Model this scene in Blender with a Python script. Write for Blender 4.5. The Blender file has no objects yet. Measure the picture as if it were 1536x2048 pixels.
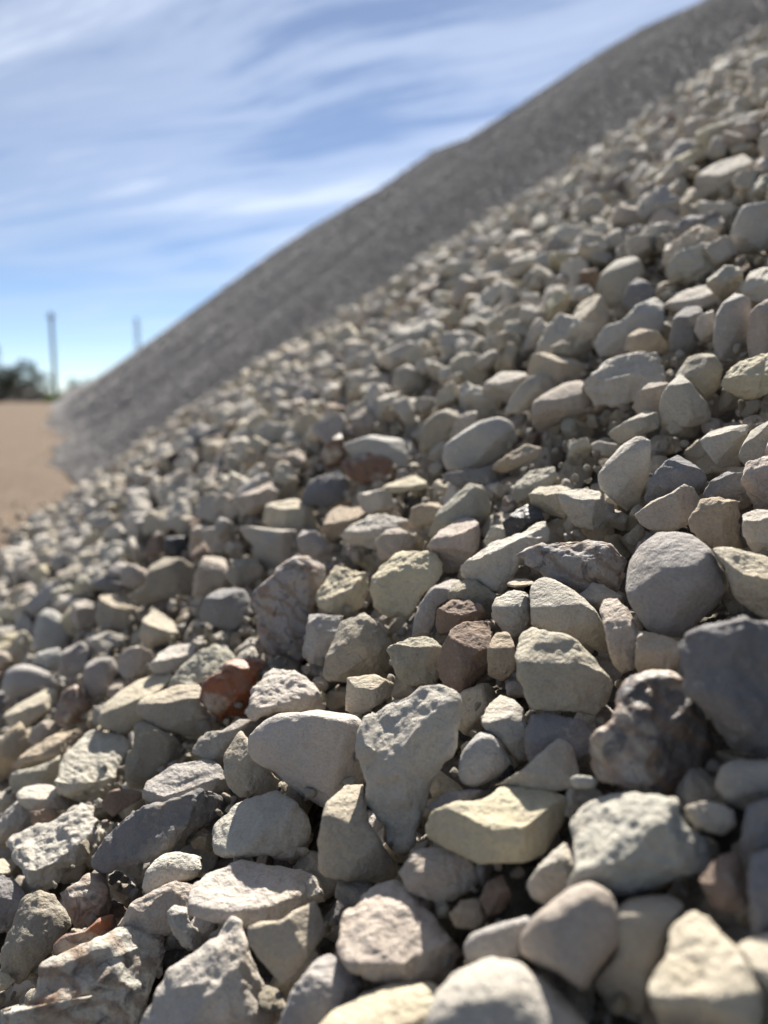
import bpy, math, random
import numpy as np
from mathutils import Vector, Matrix, Euler

random.seed(7)
RNG = np.random.default_rng(11)
SC = bpy.context.scene
COL = SC.collection

# ------------------------------------------------------------------ camera
F = 1537.0                      # focal length in pixels of the 1536 x 2048 photograph
CAMZ = 0.45
PITCH = math.atan(234.0 / F)    # looking slightly down
cam_d = bpy.data.cameras.new('camera')
cam = bpy.data.objects.new('camera', cam_d)
COL.objects.link(cam)
cam.location = (0, 0, CAMZ)
cam.rotation_euler = (math.pi / 2 - PITCH, 0, 0)
cam_d.sensor_width = 36.0
cam_d.lens = F / 2048.0 * 36.0
cam_d.clip_start = 0.01
cam_d.clip_end = 3000.0
cam_d.dof.use_dof = True
cam_d.dof.focus_distance = 0.56
cam_d.dof.aperture_fstop = 3.5
cam_d.dof.aperture_blades = 0
SC.camera = cam

# ------------------------------------------------------------------ light
SUN_EL, SUN_AZ = math.radians(42), math.radians(7)      # azimuth from +Y towards +X
sdir = Vector((math.sin(SUN_AZ) * math.cos(SUN_EL), math.cos(SUN_AZ) * math.cos(SUN_EL), math.sin(SUN_EL)))
sun_d = bpy.data.lights.new('sun', 'SUN')
sun_d.energy = 5.0
sun_d.angle = math.radians(0.53)
sun_d.color = (1.0, 0.945, 0.85)
sun = bpy.data.objects.new('sun', sun_d)
sun.rotation_euler = (-sdir).to_track_quat('-Z', 'Y').to_euler()
sun.location = (0, 0, 30)
COL.objects.link(sun)
SC.view_settings.view_transform = 'Standard'
SC.view_settings.look = 'None'
SC.view_settings.exposure = 1.30
SC.view_settings.gamma = 1.0
SC.view_settings.use_curve_mapping = False
SC.cycles.use_denoising = True
SC.cycles.max_bounces = 6
SC.cycles.diffuse_bounces = 4


class NT:
    """small helper for building node trees"""
    def __init__(self, tree):
        self.t = tree
        tree.nodes.clear()

    def n(self, kind, _ops=None, **kw):
        nd = self.t.nodes.new(kind)
        for k, v in (_ops or {}).items():
            setattr(nd, k, v)
        for k, v in kw.items():
            key = int(k[1:]) if k[0] == 'i' and k[1:].isdigit() else k.replace('_', ' ')
            s = nd.inputs[key]
            if isinstance(v, bpy.types.NodeSocket):
                self.t.links.new(v, s)
            else:
                s.default_value = v
        return nd

    def math(self, op, a, b=0.0, c=None, clamp=False):
        nd = self.t.nodes.new('ShaderNodeMath')
        nd.operation = op
        nd.use_clamp = clamp
        for i, v in enumerate((a, b) if c is None else (a, b, c)):
            if isinstance(v, bpy.types.NodeSocket):
                self.t.links.new(v, nd.inputs[i])
            else:
                nd.inputs[i].default_value = v
        return nd.outputs[0]

    def ramp(self, fac, stops, interp='LINEAR'):
        nd = self.t.nodes.new('ShaderNodeValToRGB')
        nd.color_ramp.interpolation = interp
        els = nd.color_ramp.elements
        while len(els) < len(stops):
            els.new(0.5)
        for e, (p, c) in zip(els, stops):
            e.position = p
            e.color = (c, c, c, 1) if not isinstance(c, tuple) else (c[0], c[1], c[2], 1)
        self.t.links.new(fac, nd.inputs[0])
        return nd.outputs[0]

    def mix(self, fac, a, b, mode='MIX'):
        nd = self.t.nodes.new('ShaderNodeMix')
        nd.data_type = 'RGBA'
        nd.blend_type = mode
        for i, v in ((0, fac), (6, a), (7, b)):
            if isinstance(v, bpy.types.NodeSocket):
                self.t.links.new(v, nd.inputs[i])
            else:
                nd.inputs[i].default_value = v if i == 0 else (v[0], v[1], v[2], 1)
        return nd.outputs[2]

    def noise(self, vec, scale, detail=4, rough=0.55, dist=0.0):
        nd = self.n('ShaderNodeTexNoise', Vector=vec, Scale=scale, Detail=detail, Roughness=rough, Distortion=dist)
        return nd.outputs[0]


# ------------------------------------------------------------------ world: sky with thin cirrus
world = bpy.data.worlds.new('World')
SC.world = world
world.use_nodes = True
w = NT(world.node_tree)
sky = w.n('ShaderNodeTexSky', dict(sky_type='NISHITA', sun_disc=False, sun_elevation=SUN_EL,
                                  sun_rotation=SUN_AZ, altitude=900.0, air_density=0.6,
                                  dust_density=0.05, ozone_density=1.2))
tc = w.n('ShaderNodeTexCoord')
sep = w.n('ShaderNodeSeparateXYZ', Vector=tc.outputs['Generated'])
zc = w.math('MAXIMUM', w.math('ADD', sep.outputs[2], 0.05), 0.02)
px = w.math('DIVIDE', sep.outputs[0], zc)
py = w.math('DIVIDE', sep.outputs[1], zc)
plan = w.n('ShaderNodeCombineXYZ', X=px, Y=py, Z=0.0).outputs[0]
warp = w.n('ShaderNodeTexNoise', Vector=plan, Scale=0.45, Detail=2.0, Roughness=0.5)
wv = w.n('ShaderNodeVectorMath', dict(operation='MULTIPLY_ADD'), i0=warp.outputs[1], i1=(0.75, 0.75, 0.0), i2=plan).outputs[0]
mp = w.n('ShaderNodeMapping', dict(vector_type='TEXTURE'), Vector=wv, Location=(0.6, 0.35, 0.0),
         Rotation=(0, 0, math.radians(-27)), Scale=(3.4, 0.8, 1.0)).outputs[0]
streak = w.noise(mp, 1.15, 9, 0.66, 0.15)
mp2 = w.n('ShaderNodeMapping', dict(vector_type='TEXTURE'), Vector=wv, Location=(3.1, 1.9, 0.0),
          Rotation=(0, 0, math.radians(-24)), Scale=(5.2, 0.42, 1.0)).outputs[0]
fib = w.noise(mp2, 2.6, 10, 0.68, 0.1)
bank = w.n('ShaderNodeVectorMath', dict(operation='DISTANCE'), i0=w.n('ShaderNodeVectorMath', dict(operation='MULTIPLY'), i0=wv, i1=(0.36, 0.72, 1.0)).outputs[0], i1=(-0.17, 1.20, 0.0)).outputs['Value']
bank = w.ramp(bank, [(0.0, 1.0), (1.0, 0.0)], 'EASE')
broad = w.noise(w.n('ShaderNodeMapping', Vector=plan, Location=(4.2, 7.7, 0), Scale=(0.42, 0.42, 1)).outputs[0], 1.0, 2, 0.5)
dens = w.math('ADD', w.math('MULTIPLY', streak, 0.62), w.math('MULTIPLY', fib, 0.38))
dens = w.math('ADD', dens, w.math('MULTIPLY', w.math('SUBTRACT', broad, 0.5), 0.75))
dens = w.math('ADD', dens, w.math('MULTIPLY', bank, 0.24))
cl = w.ramp(dens, [(0.38, 0.0), (0.50, 0.26), (0.64, 0.66), (0.82, 1.0)], 'EASE')
low = w.ramp(sep.outputs[2], [(0.02, 0.0), (0.16, 1.0)], 'EASE')
cl = w.math('MULTIPLY_ADD', cl, 0.90, 0.08)
cl = w.math('MULTIPLY', cl, low)
# cloud light: forward scattering, brighter towards the sun
dt = w.n('ShaderNodeVectorMath', dict(operation='DOT_PRODUCT'), i0=tc.outputs['Generated'], i1=tuple(sdir)).outputs['Value']
fwd = w.math('POWER', w.math('MAXIMUM', dt, 0.0), 2.6)
cb = w.math('MULTIPLY_ADD', fwd, 13.0, 2.2)
ccol = w.mix(1.0, (0.90, 0.96, 1.06), w.n('ShaderNodeCombineColor', Red=cb, Green=cb, Blue=cb).outputs[0], 'MULTIPLY')
skyc = w.mix(1.0, sky.outputs[0], (1.0, 1.0, 1.0), 'MULTIPLY')
final = w.mix(w.math('MULTIPLY', cl, 0.80), skyc, ccol)
bg = w.n('ShaderNodeBackground', Color=final, Strength=0.0505)
outw = w.n('ShaderNodeOutputWorld', Surface=bg.outputs[0])

# ------------------------------------------------------------------ photograph geometry helpers
CP, SP = math.cos(PITCH), math.sin(PITCH)


def ray(u, v):
    """direction (forward part 1) of the sight line through pixel u, v"""
    u = np.asarray(u, float); v = np.asarray(v, float)
    X = (u - 768.0) / F
    Y = (1024.0 - v) / F
    return np.stack([X, CP + Y * SP, -SP + Y * CP], -1)


def project(P):
    P = np.asarray(P, float) - np.array([0, 0, CAMZ])
    zf = P[..., 1] * CP - P[..., 2] * SP
    yc = P[..., 1] * SP + P[..., 2] * CP
    zs = np.maximum(zf, 1e-4)
    return 768 + F * P[..., 0] / zs, 1024 - F * yc / zs, zf


def hash3(ix, iy, iz, seed):
    h = (ix.astype(np.int64) * 374761393 + iy.astype(np.int64) * 668265263 + iz.astype(np.int64) * 2147483647 + seed * 974711) & 0xffffffff
    h = ((h ^ (h >> 13)) * 1274126177) & 0xffffffff
    h = (h ^ (h >> 16)) & 0xffffffff
    h = (h * 2246822519) & 0xffffffff
    h = h ^ (h >> 15)
    return (h & 0xffffff) / float(0xffffff) * 2 - 1


def vnoise(P, seed=0):
    """smooth value noise, -1..1, P (n,3)"""
    P = np.asarray(P, float)
    I = np.floor(P).astype(np.int64)
    f = P - I
    f = f * f * f * (f * (f * 6 - 15) + 10)
    x, y, z = I[:, 0], I[:, 1], I[:, 2]
    r = 0
    for dx in (0, 1):
        wx = f[:, 0] if dx else 1 - f[:, 0]
        for dy in (0, 1):
            wy = f[:, 1] if dy else 1 - f[:, 1]
            for dz in (0, 1):
                wz = f[:, 2] if dz else 1 - f[:, 2]
                r = r + wx * wy * wz * hash3(x + dx, y + dy, z + dz, seed)
    return r


def fbm(P, seed=0, octv=3, gain=0.5):
    a, r, s = 1.0, 0, 1.0
    for i in range(octv):
        r = r + a * vnoise(P * s, seed + i * 17)
        a *= gain; s *= 2.03
    return r


def P2(x, y, k=1.0):
    return np.stack([np.asarray(x, float) * k, np.asarray(y, float) * k, np.zeros_like(np.asarray(x, float))], -1)


# the near face of the heap: an inclined face that rounds away about 2.5 m off
def h_near(x, y):
    x = np.asarray(x, float); y = np.asarray(y, float)
    z = 0.643 * x + 0.289 * y - 0.383 + CAMZ
    z = z - 0.133 * np.maximum(0, y - 2.1) ** 2
    z = z + 0.03 * vnoise(P2(x, y, 1.7).reshape(-1, 3), 3).reshape(x.shape) * np.clip(y - 0.9, 0, 1)
    return z


# the far heap: long ridge behind it; its skyline comes from the photograph, its face is at the angle of repose
GX, GY = 0.919, 0.395
OFF = 0.62
SKY = [(180, 762), (250, 716), (300, 688), (430, 592), (520, 525), (650, 440), (760, 378), (870, 300), (940, 275), (1050, 205), (1190, 112),
       (1300, 50), (1410, 2), (1480, -34)]
su = np.array([a for a, b in SKY]); sv = np.array([b for a, b in SKY])
rr = ray(su, sv)
tt = OFF / np.maximum(0.751 * (GX * rr[:, 0] + GY * rr[:, 1]) - rr[:, 2], 0.008)
cp_ = rr * tt[:, None]
crest_s = -0.395 * cp_[:, 0] + 0.919 * cp_[:, 1]
crest_q = GX * cp_[:, 0] + GY * cp_[:, 1]
o_ = np.argsort(crest_s)
crest_s, crest_q = crest_s[o_], crest_q[o_]


def h_far(x, y):
    x = np.asarray(x, float); y = np.asarray(y, float)
    q = GX * x + GY * y
    s = -0.395 * x + 0.919 * y
    sh = x.shape
    gl = vnoise(P2(s + 0.25 * q, q * 0.10, 1.25).reshape(-1, 3), 21).reshape(sh) * 0.085 \
        + vnoise(P2(s + 0.2 * q, q * 0.12, 3.1).reshape(-1, 3), 22).reshape(sh) * 0.018 \
        + vnoise(P2(s, q * 0.5, 0.35).reshape(-1, 3), 23).reshape(sh) * 0.12
    plane = 0.751 * q - OFF + CAMZ
    qc = np.interp(s, crest_s, crest_q)
    zc = 0.751 * qc - OFF + CAMZ
    fade = np.clip((qc - q) / 1.2, 0, 1)
    a = plane + gl * fade
    b = zc - 0.70 * (q - qc)
    k = 0.06
    m = -k * np.logaddexp(-a / k, -b / k) + k * 0.69
    # toe flares out over the ground
    kt = 0.085
    return kt * np.logaddexp(0, m / kt) - kt * 0.08


# ------------------------------------------------------------------ materials
def stone_material(name, src, gloss=False, band=False):
    m = bpy.data.materials.new(name)
    m.use_nodes = True
    t = NT(m.node_tree)
    tco = t.n('ShaderNodeTexCoord')
    oi = t.n('ShaderNodeObjectInfo')
    off = t.n('ShaderNodeVectorMath', dict(operation='SCALE'), i0=(13.1, 7.7, 5.3), Scale=oi.outputs['Random']).outputs[0]
    vec = t.n('ShaderNodeVectorMath', dict(operation='ADD'), i0=tco.outputs['Object'], i1=off).outputs[0]
    if src == 'object':
        col = oi.outputs['Color']
    else:
        a = t.n('ShaderNodeAttribute', dict(attribute_type='INSTANCER', attribute_name='tint'))
        col = a.outputs['Color']
    n1 = t.noise(vec, 28, 4, 0.6, 0.3)            # broad mottling
    n2 = t.noise(vec, 110, 5, 0.65)               # patches
    n3 = t.noise(vec, 600, 3, 0.7)                # grain
    n4 = t.noise(vec, 60, 5, 0.7, 1.2)            # stains
    if band:                                      # flint: dark core, pale chalky rind, bands
        wv_ = t.n('ShaderNodeTexWave', dict(wave_type='BANDS', bands_direction='DIAGONAL'), Vector=vec, Scale=22.0, Distortion=9.0, Detail=3.0, Detail_Scale=1.6)
        c1 = t.mix(t.ramp(n1, [(0.50, 0.0), (0.62, 0.9)]), col, (0.42, 0.37, 0.31))
        c1 = t.mix(t.ramp(wv_.outputs['Fac'], [(0.55, 0.0), (0.9, 0.45)]), c1, (0.22, 0.13, 0.075))
        n5 = t.noise(vec, 38, 5, 0.62, 0.6)
        c1 = t.mix(t.ramp(n5, [(0.50, 0.0), (0.64, 0.60)]), c1, t.mix(1.0, c1, (0.93, 0.78, 0.70), 'MULTIPLY'))
        c1 = t.mix(t.ramp(n5, [(0.30, 0.65), (0.44, 0.0)]), c1, t.mix(1.0, c1, (1.12, 1.11, 1.06), 'MULTIPLY'))
        c1 = t.mix(t.ramp(n4, [(0.52, 0.0), (0.66, 0.75)]), c1, (0.05, 0.05, 0.06))
    else:
        c1 = t.mix(1.0, col, t.ramp(n1, [(0.30, (0.86, 0.86, 0.86)), (0.5, (1.0, 1.0, 1.0)), (0.72, (1.08, 1.05, 0.99))]), 'MULTIPLY')
        c1 = t.mix(t.ramp(n4, [(0.57, 0.0), (0.70, 0.45)]), c1, (0.36, 0.28, 0.21))
        c1 = t.mix(t.ramp(n2, [(0.60, 0.0), (0.72, 0.35)]), c1, (0.60, 0.58, 0.53))
        c1 = t.mix(t.ramp(n2, [(0.24, 0.50), (0.36, 0.0)]), c1, (0.24, 0.22, 0.20))
    c1 = t.mix(1.0, c1, t.ramp(n3, [(0.28, 0.80), (0.5, 1.0), (0.75, 1.10)]), 'MULTIPLY')
    pits = t.n('ShaderNodeTexVoronoi', dict(feature='SMOOTH_F1'), Vector=vec, Scale=330.0).outputs['Distance']
    h = t.math('ADD', t.math('MULTIPLY', t.noise(vec, 170, 6, 0.68, 0.4), 0.9 if not gloss else 0.3), t.math('MULTIPLY', n3, 0.35 if not gloss else 0.05))
    h = t.math('ADD', h, t.math('MULTIPLY', n2, 1.5 if not gloss else 0.5))
    h = t.math('ADD', h, t.math('MULTIPLY', t.math('MINIMUM', pits, 0.5), 0.35 if not gloss else 0.05))
    b = t.n('ShaderNodeBump', Height=h, Distance=0.0024, Strength=1.0)
    p = t.n('ShaderNodeBsdfPrincipled', Base_Color=c1, Normal=b.outputs[0], Roughness=0.55 if gloss else 0.88)
    p.inputs['Specular IOR Level'].default_value = 0.5 if gloss else 0.22
    t.n('ShaderNodeOutputMaterial', Surface=p.outputs[0])
    return m


M_STONE = stone_material('limestone', 'object')
M_FLINT = stone_material('flint', 'object', gloss=True, band=True)
M_GLOSS = stone_material('polished_flint', 'object', gloss=True)
M_LOOSE = stone_material('limestone_gravel', 'instancer')


def ground_like(name, c_a, c_b, c_c, s1, s2, s3, dist, strength=1.0, rough=0.95):
    m = bpy.data.materials.new(name)
    m.use_nodes = True
    t = NT(m.node_tree)
    tco = t.n('ShaderNodeNewGeometry')
    v = tco.outputs['Position']
    n1 = t.noise(v, s1, 5, 0.6)
    n2 = t.noise(v, s2, 5, 0.6)
    vo = t.n('ShaderNodeTexVoronoi', Vector=v, Scale=s3)
    c = t.mix(t.ramp(n1, [(0.35, 0.0), (0.65, 1.0)]), c_a, c_b)
    c = t.mix(t.ramp(n2, [(0.45, 0.0), (0.7, 0.6)]), c, c_c)
    c = t.mix(0.55, c, t.mix(1.0, c, t.ramp(vo.outputs['Color'], [(0.1, 0.55), (0.9, 1.35)]), 'MULTIPLY'))
    h = t.math('SUBTRACT', t.math('MULTIPLY', n2, 0.6), t.math('MULTIPLY', vo.outputs['Distance'], 0.8))
    b = t.n('ShaderNodeBump', Height=h, Distance=dist, Strength=strength)
    p = t.n('ShaderNodeBsdfPrincipled', Base_Color=c, Normal=b.outputs[0], Roughness=rough)
    p.inputs['Specular IOR Level'].default_value = 0.15
    t.n('ShaderNodeOutputMaterial', Surface=p.outputs[0])
    return m


M_GROUND = ground_like('dry_soil', (0.135, 0.094, 0.064), (0.108, 0.080, 0.058), (0.165, 0.125, 0.092), 0.7, 6.0, 40.0, 0.01)
M_FARGRAVEL = ground_like('fine_gravel', (0.27, 0.257, 0.255), (0.225, 0.214, 0.215), (0.315, 0.297, 0.29), 1.4, 9.0, 38.0, 0.03)
M_UNDER = ground_like('fines_gap_shade', (0.13, 0.112, 0.092), (0.09, 0.08, 0.066), (0.19, 0.17, 0.14), 9.0, 60.0, 130.0, 0.008)  # fines under the stones, colour darkened to paint shade into the gaps


def plain(name, col, rough=0.8):
    m = bpy.data.materials.new(name)
    m.use_nodes = True
    t = NT(m.node_tree)
    g = t.n('ShaderNodeNewGeometry')
    n = t.noise(g.outputs['Position'], 3.0, 4, 0.6)
    c = t.mix(1.0, col, t.ramp(n, [(0.3, 0.65), (0.7, 1.3)]), 'MULTIPLY')
    p = t.n('ShaderNodeBsdfPrincipled', Base_Color=c, Roughness=rough)
    t.n('ShaderNodeOutputMaterial', Surface=p.outputs[0])
    return m


M_LEAF = plain('dark_leaves', (0.03, 0.04, 0.02))
M_BARK = plain('bark', (0.11, 0.085, 0.06))
M_POLE = plain('weathered_wood', (0.10, 0.095, 0.09))
M_GRASS = plain('dry_grass', (0.20, 0.27, 0.06))
M_MOUND = plain('spoil_shade_tone', (0.045, 0.043, 0.04))  # spoil with its backlit shade put into the dark colour
M_METAL = plain('galvanised_metal', (0.22, 0.23, 0.24), 0.5)


def mesh_from(name, V, Fc, mat=None, smooth=True):
    me = bpy.data.meshes.new(name)
    V = np.asarray(V, np.float32)
    if isinstance(Fc, np.ndarray):
        n, k = Fc.shape
        me.vertices.add(len(V)); me.vertices.foreach_set('co', V.ravel())
        me.loops.add(n * k); me.loops.foreach_set('vertex_index', Fc.astype(np.int32).ravel())
        me.polygons.add(n)
        me.polygons.foreach_set('loop_start', np.arange(0, n * k, k, dtype=np.int32))
        if smooth:
            me.polygons.foreach_set('use_smooth', np.ones(n, bool))
        me.update(calc_edges=True)
    else:
        me.from_pydata([tuple(map(float, v)) for v in V], [], Fc)
        if smooth:
            me.polygons.foreach_set('use_smooth', np.ones(len(me.polygons), bool))
        me.update()
    if mat:
        me.materials.append(mat)
    return me


def link(name, me, parent=None, **props):
    o = bpy.data.objects.new(name, me)
    COL.objects.link(o)
    if parent:
        o.parent = parent
    for k, v in props.items():
        o[k] = v
    return o


def grid_mesh(name, xs, ys, zf, mat):
    X, Y = np.meshgrid(xs, ys)
    Z = zf(X, Y)
    V = np.stack([X.ravel(), Y.ravel(), Z.ravel()], -1)
    ny, nx = X.shape
    i = np.arange((ny - 1) * (nx - 1))
    r, c = i // (nx - 1), i % (nx - 1)
    a = r * nx + c
    Q = np.stack([a, a + 1, a + nx + 1, a + nx], -1)
    return mesh_from(name, V, Q, mat)


# ------------------------------------------------------------------ ground and heaps
xs = np.concatenate([-np.geomspace(900, 8, 50), np.linspace(-7.8, 8, 110), np.geomspace(8.3, 900, 50)])
ys = np.concatenate([np.linspace(-3, 16, 130), np.geomspace(16.3, 1500, 70)])
gm = grid_mesh('ground', xs, ys, lambda x, y: 0.012 * vnoise(P2(x, y, 1.3).reshape(-1, 3), 40).reshape(x.shape) * (np.abs(x) < 60) - 0.35 * np.clip((1.7 - y) / 0.5, 0, 1) * np.clip((x + 2.2) / 0.8, 0, 1), M_GROUND)
link('ground', gm, kind='structure')

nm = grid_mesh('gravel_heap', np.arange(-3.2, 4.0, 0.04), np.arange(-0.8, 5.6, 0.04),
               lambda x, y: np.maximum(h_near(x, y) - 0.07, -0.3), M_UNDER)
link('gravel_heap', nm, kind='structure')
# far heap: coordinates that fan out with distance
sv_ = np.concatenate([np.arange(0.8, 14, 0.07), 14 * 1.022 ** np.arange(0, 130)])
qv = np.concatenate([np.arange(-1.2, 7.0, 0.07), np.arange(7.0, 26, 0.3)])
S, Q_ = np.meshgrid(sv_, qv)
fx = -0.395 * S + 0.919 * Q_
fy = 0.919 * S + 0.395 * Q_
fz = h_far(fx, fy)
fz = fz + (0.006 * vnoise(P2(fx, fy, 9.0).reshape(-1, 3), 31) + 0.006 * vnoise(P2(fx, fy, 21.0).reshape(-1, 3), 32)).reshape(fx.shape) * (fz > 0.05) - 0.03
V = np.stack([fx.ravel(), fy.ravel(), fz.ravel()], -1)
ny, nx = fx.shape
i = np.arange((ny - 1) * (nx - 1)); r_, c_ = i // (nx - 1), i % (nx - 1); a_ = r_ * nx + c_
link('gravel_heap', mesh_from('far_heap', V, np.stack([a_, a_ + 1, a_ + nx + 1, a_ + nx], -1), M_FARGRAVEL), kind='structure')


# ------------------------------------------------------------------ stones
def vnormals(V, Fc):
    a, b, c = V[Fc[:, 0]], V[Fc[:, 1]], V[Fc[:, 2]]
    fn = np.cross(b - a, c - a)
    N = np.zeros_like(V)
    for k in range(Fc.shape[1]):
        np.add.at(N, Fc[:, k], fn)
    return N / (np.linalg.norm(N, axis=1, keepdims=True) + 1e-12)


def ico(level):
    import bmesh
    bm = bmesh.new()
    bmesh.ops.create_icosphere(bm, subdivisions=level, radius=1.0)
    V = np.array([v.co[:] for v in bm.verts]); Fc = np.array([[v.index for v in f.verts] for f in bm.faces])
    bm.free()
    return V, Fc


ICO = {k: ico(k) for k in (3, 4, 5)}


def rock_mesh(name, seed, level, mat, rough=1.0):
    """a broken stone about 1 unit across: a block cut by random planes, worn edges, rough faces"""
    r = np.random.default_rng(seed)
    D, Fc = ICO[level]
    dims = np.array([1.0, r.uniform(0.62, 0.95), r.uniform(0.40, 0.75)]) * 0.5
    n = r.integers(6, 12)
    N = r.normal(size=(n, 3)); N /= np.linalg.norm(N, axis=1)[:, None]
    base = np.concatenate([np.eye(3), -np.eye(3)]) + r.normal(0, 0.22, (6, 3))
    base /= np.linalg.norm(base, axis=1)[:, None]
    N = np.concatenate([N, base])
    sup = np.sqrt(((N * dims) ** 2).sum(1)) * r.uniform(0.56, 0.93, len(N))
    dots = D @ N.T
    rad = np.where(dots > 1e-3, sup / np.maximum(dots, 1e-3), 1e3)
    ell = 1.0 / np.sqrt(((D / (dims * 1.14)) ** 2).sum(1))
    allr = np.concatenate([rad, ell[:, None]], 1)
    wear = r.choice([24, 45, 80, 140])
    R = (np.power(1 / np.minimum(allr, 50), wear).sum(1)) ** (-1.0 / wear)
    V = D * R[:, None]
    Nn = vnormals(V, Fc)
    q = r.uniform(0, 50, 3)
    amp = r.uniform(0.5, 1.2) * rough
    d = 0.018 * fbm(V * 3.2 + q, seed, 2) + 0.022 * (np.abs(vnoise(V * 6.5 + q, seed + 5)) - 0.3) + 0.011 * vnoise(V * 15 + q, seed + 9)
    d += 0.020 * np.tanh(8 * (vnoise(V * 2.4 + q * 1.3, seed + 60) + 0.25 * vnoise(V * 8 + q, seed + 61) - 0.1))
    if level > 3:
        d += 0.005 * vnoise(V * 32 + q, seed + 13)
    V = (V + Nn * (d * amp)[:, None]) * 0.05
    return mesh_from(name, V, Fc, mat, smooth=level > 3)


def poly_resample(P, n, smooth):
    """closed curve through P, blend of straight edges and a rounded spline"""
    m = len(P)
    out = []
    lin, cr = [], []
    for i in range(m):
        p0, p1, p2, p3 = P[i - 1], P[i], P[(i + 1) % m], P[(i + 2) % m]
        for t in np.linspace(0, 1, 24, endpoint=False):
            lin.append(p1 + (p2 - p1) * t)
            cr.append(0.5 * ((2 * p1) + (-p0 + p2) * t + (2 * p0 - 5 * p1 + 4 * p2 - p3) * t * t + (-p0 + 3 * p1 - 3 * p2 + p3) * t ** 3))
    C = np.array(lin) * (1 - smooth) + np.array(cr) * smooth
    C2 = np.vstack([C, C[:1]])
    L = np.concatenate([[0], np.cumsum(np.linalg.norm(np.diff(C2, axis=0), axis=1))])
    tq = np.linspace(0, L[-1], n, endpoint=False)
    R = np.stack([np.interp(tq, L, C2[:, 0]), np.interp(tq, L, C2[:, 1])], -1)
    for _ in range(2 if smooth > 0.5 else 0):
        R = 0.5 * R + 0.25 * (np.roll(R, 1, 0) + np.roll(R, -1, 0))
    return R


def slope_hit(u, v):
    """distance factor at which the sight line meets the near face"""
    r = ray(u, v)
    t = 0.05
    last = 0.05
    while t < 5:
        p = r * t
        if p[2] + CAMZ < float(h_near(p[0], p[1])):
            break
        last = t
        t += 0.02
    lo, hi = last, t
    for _ in range(12):
        mid = 0.5 * (lo + hi)
        p = r * mid
        if p[2] + CAMZ < float(h_near(p[0], p[1])):
            hi = mid
        else:
            lo = mid
    return lo


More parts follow.
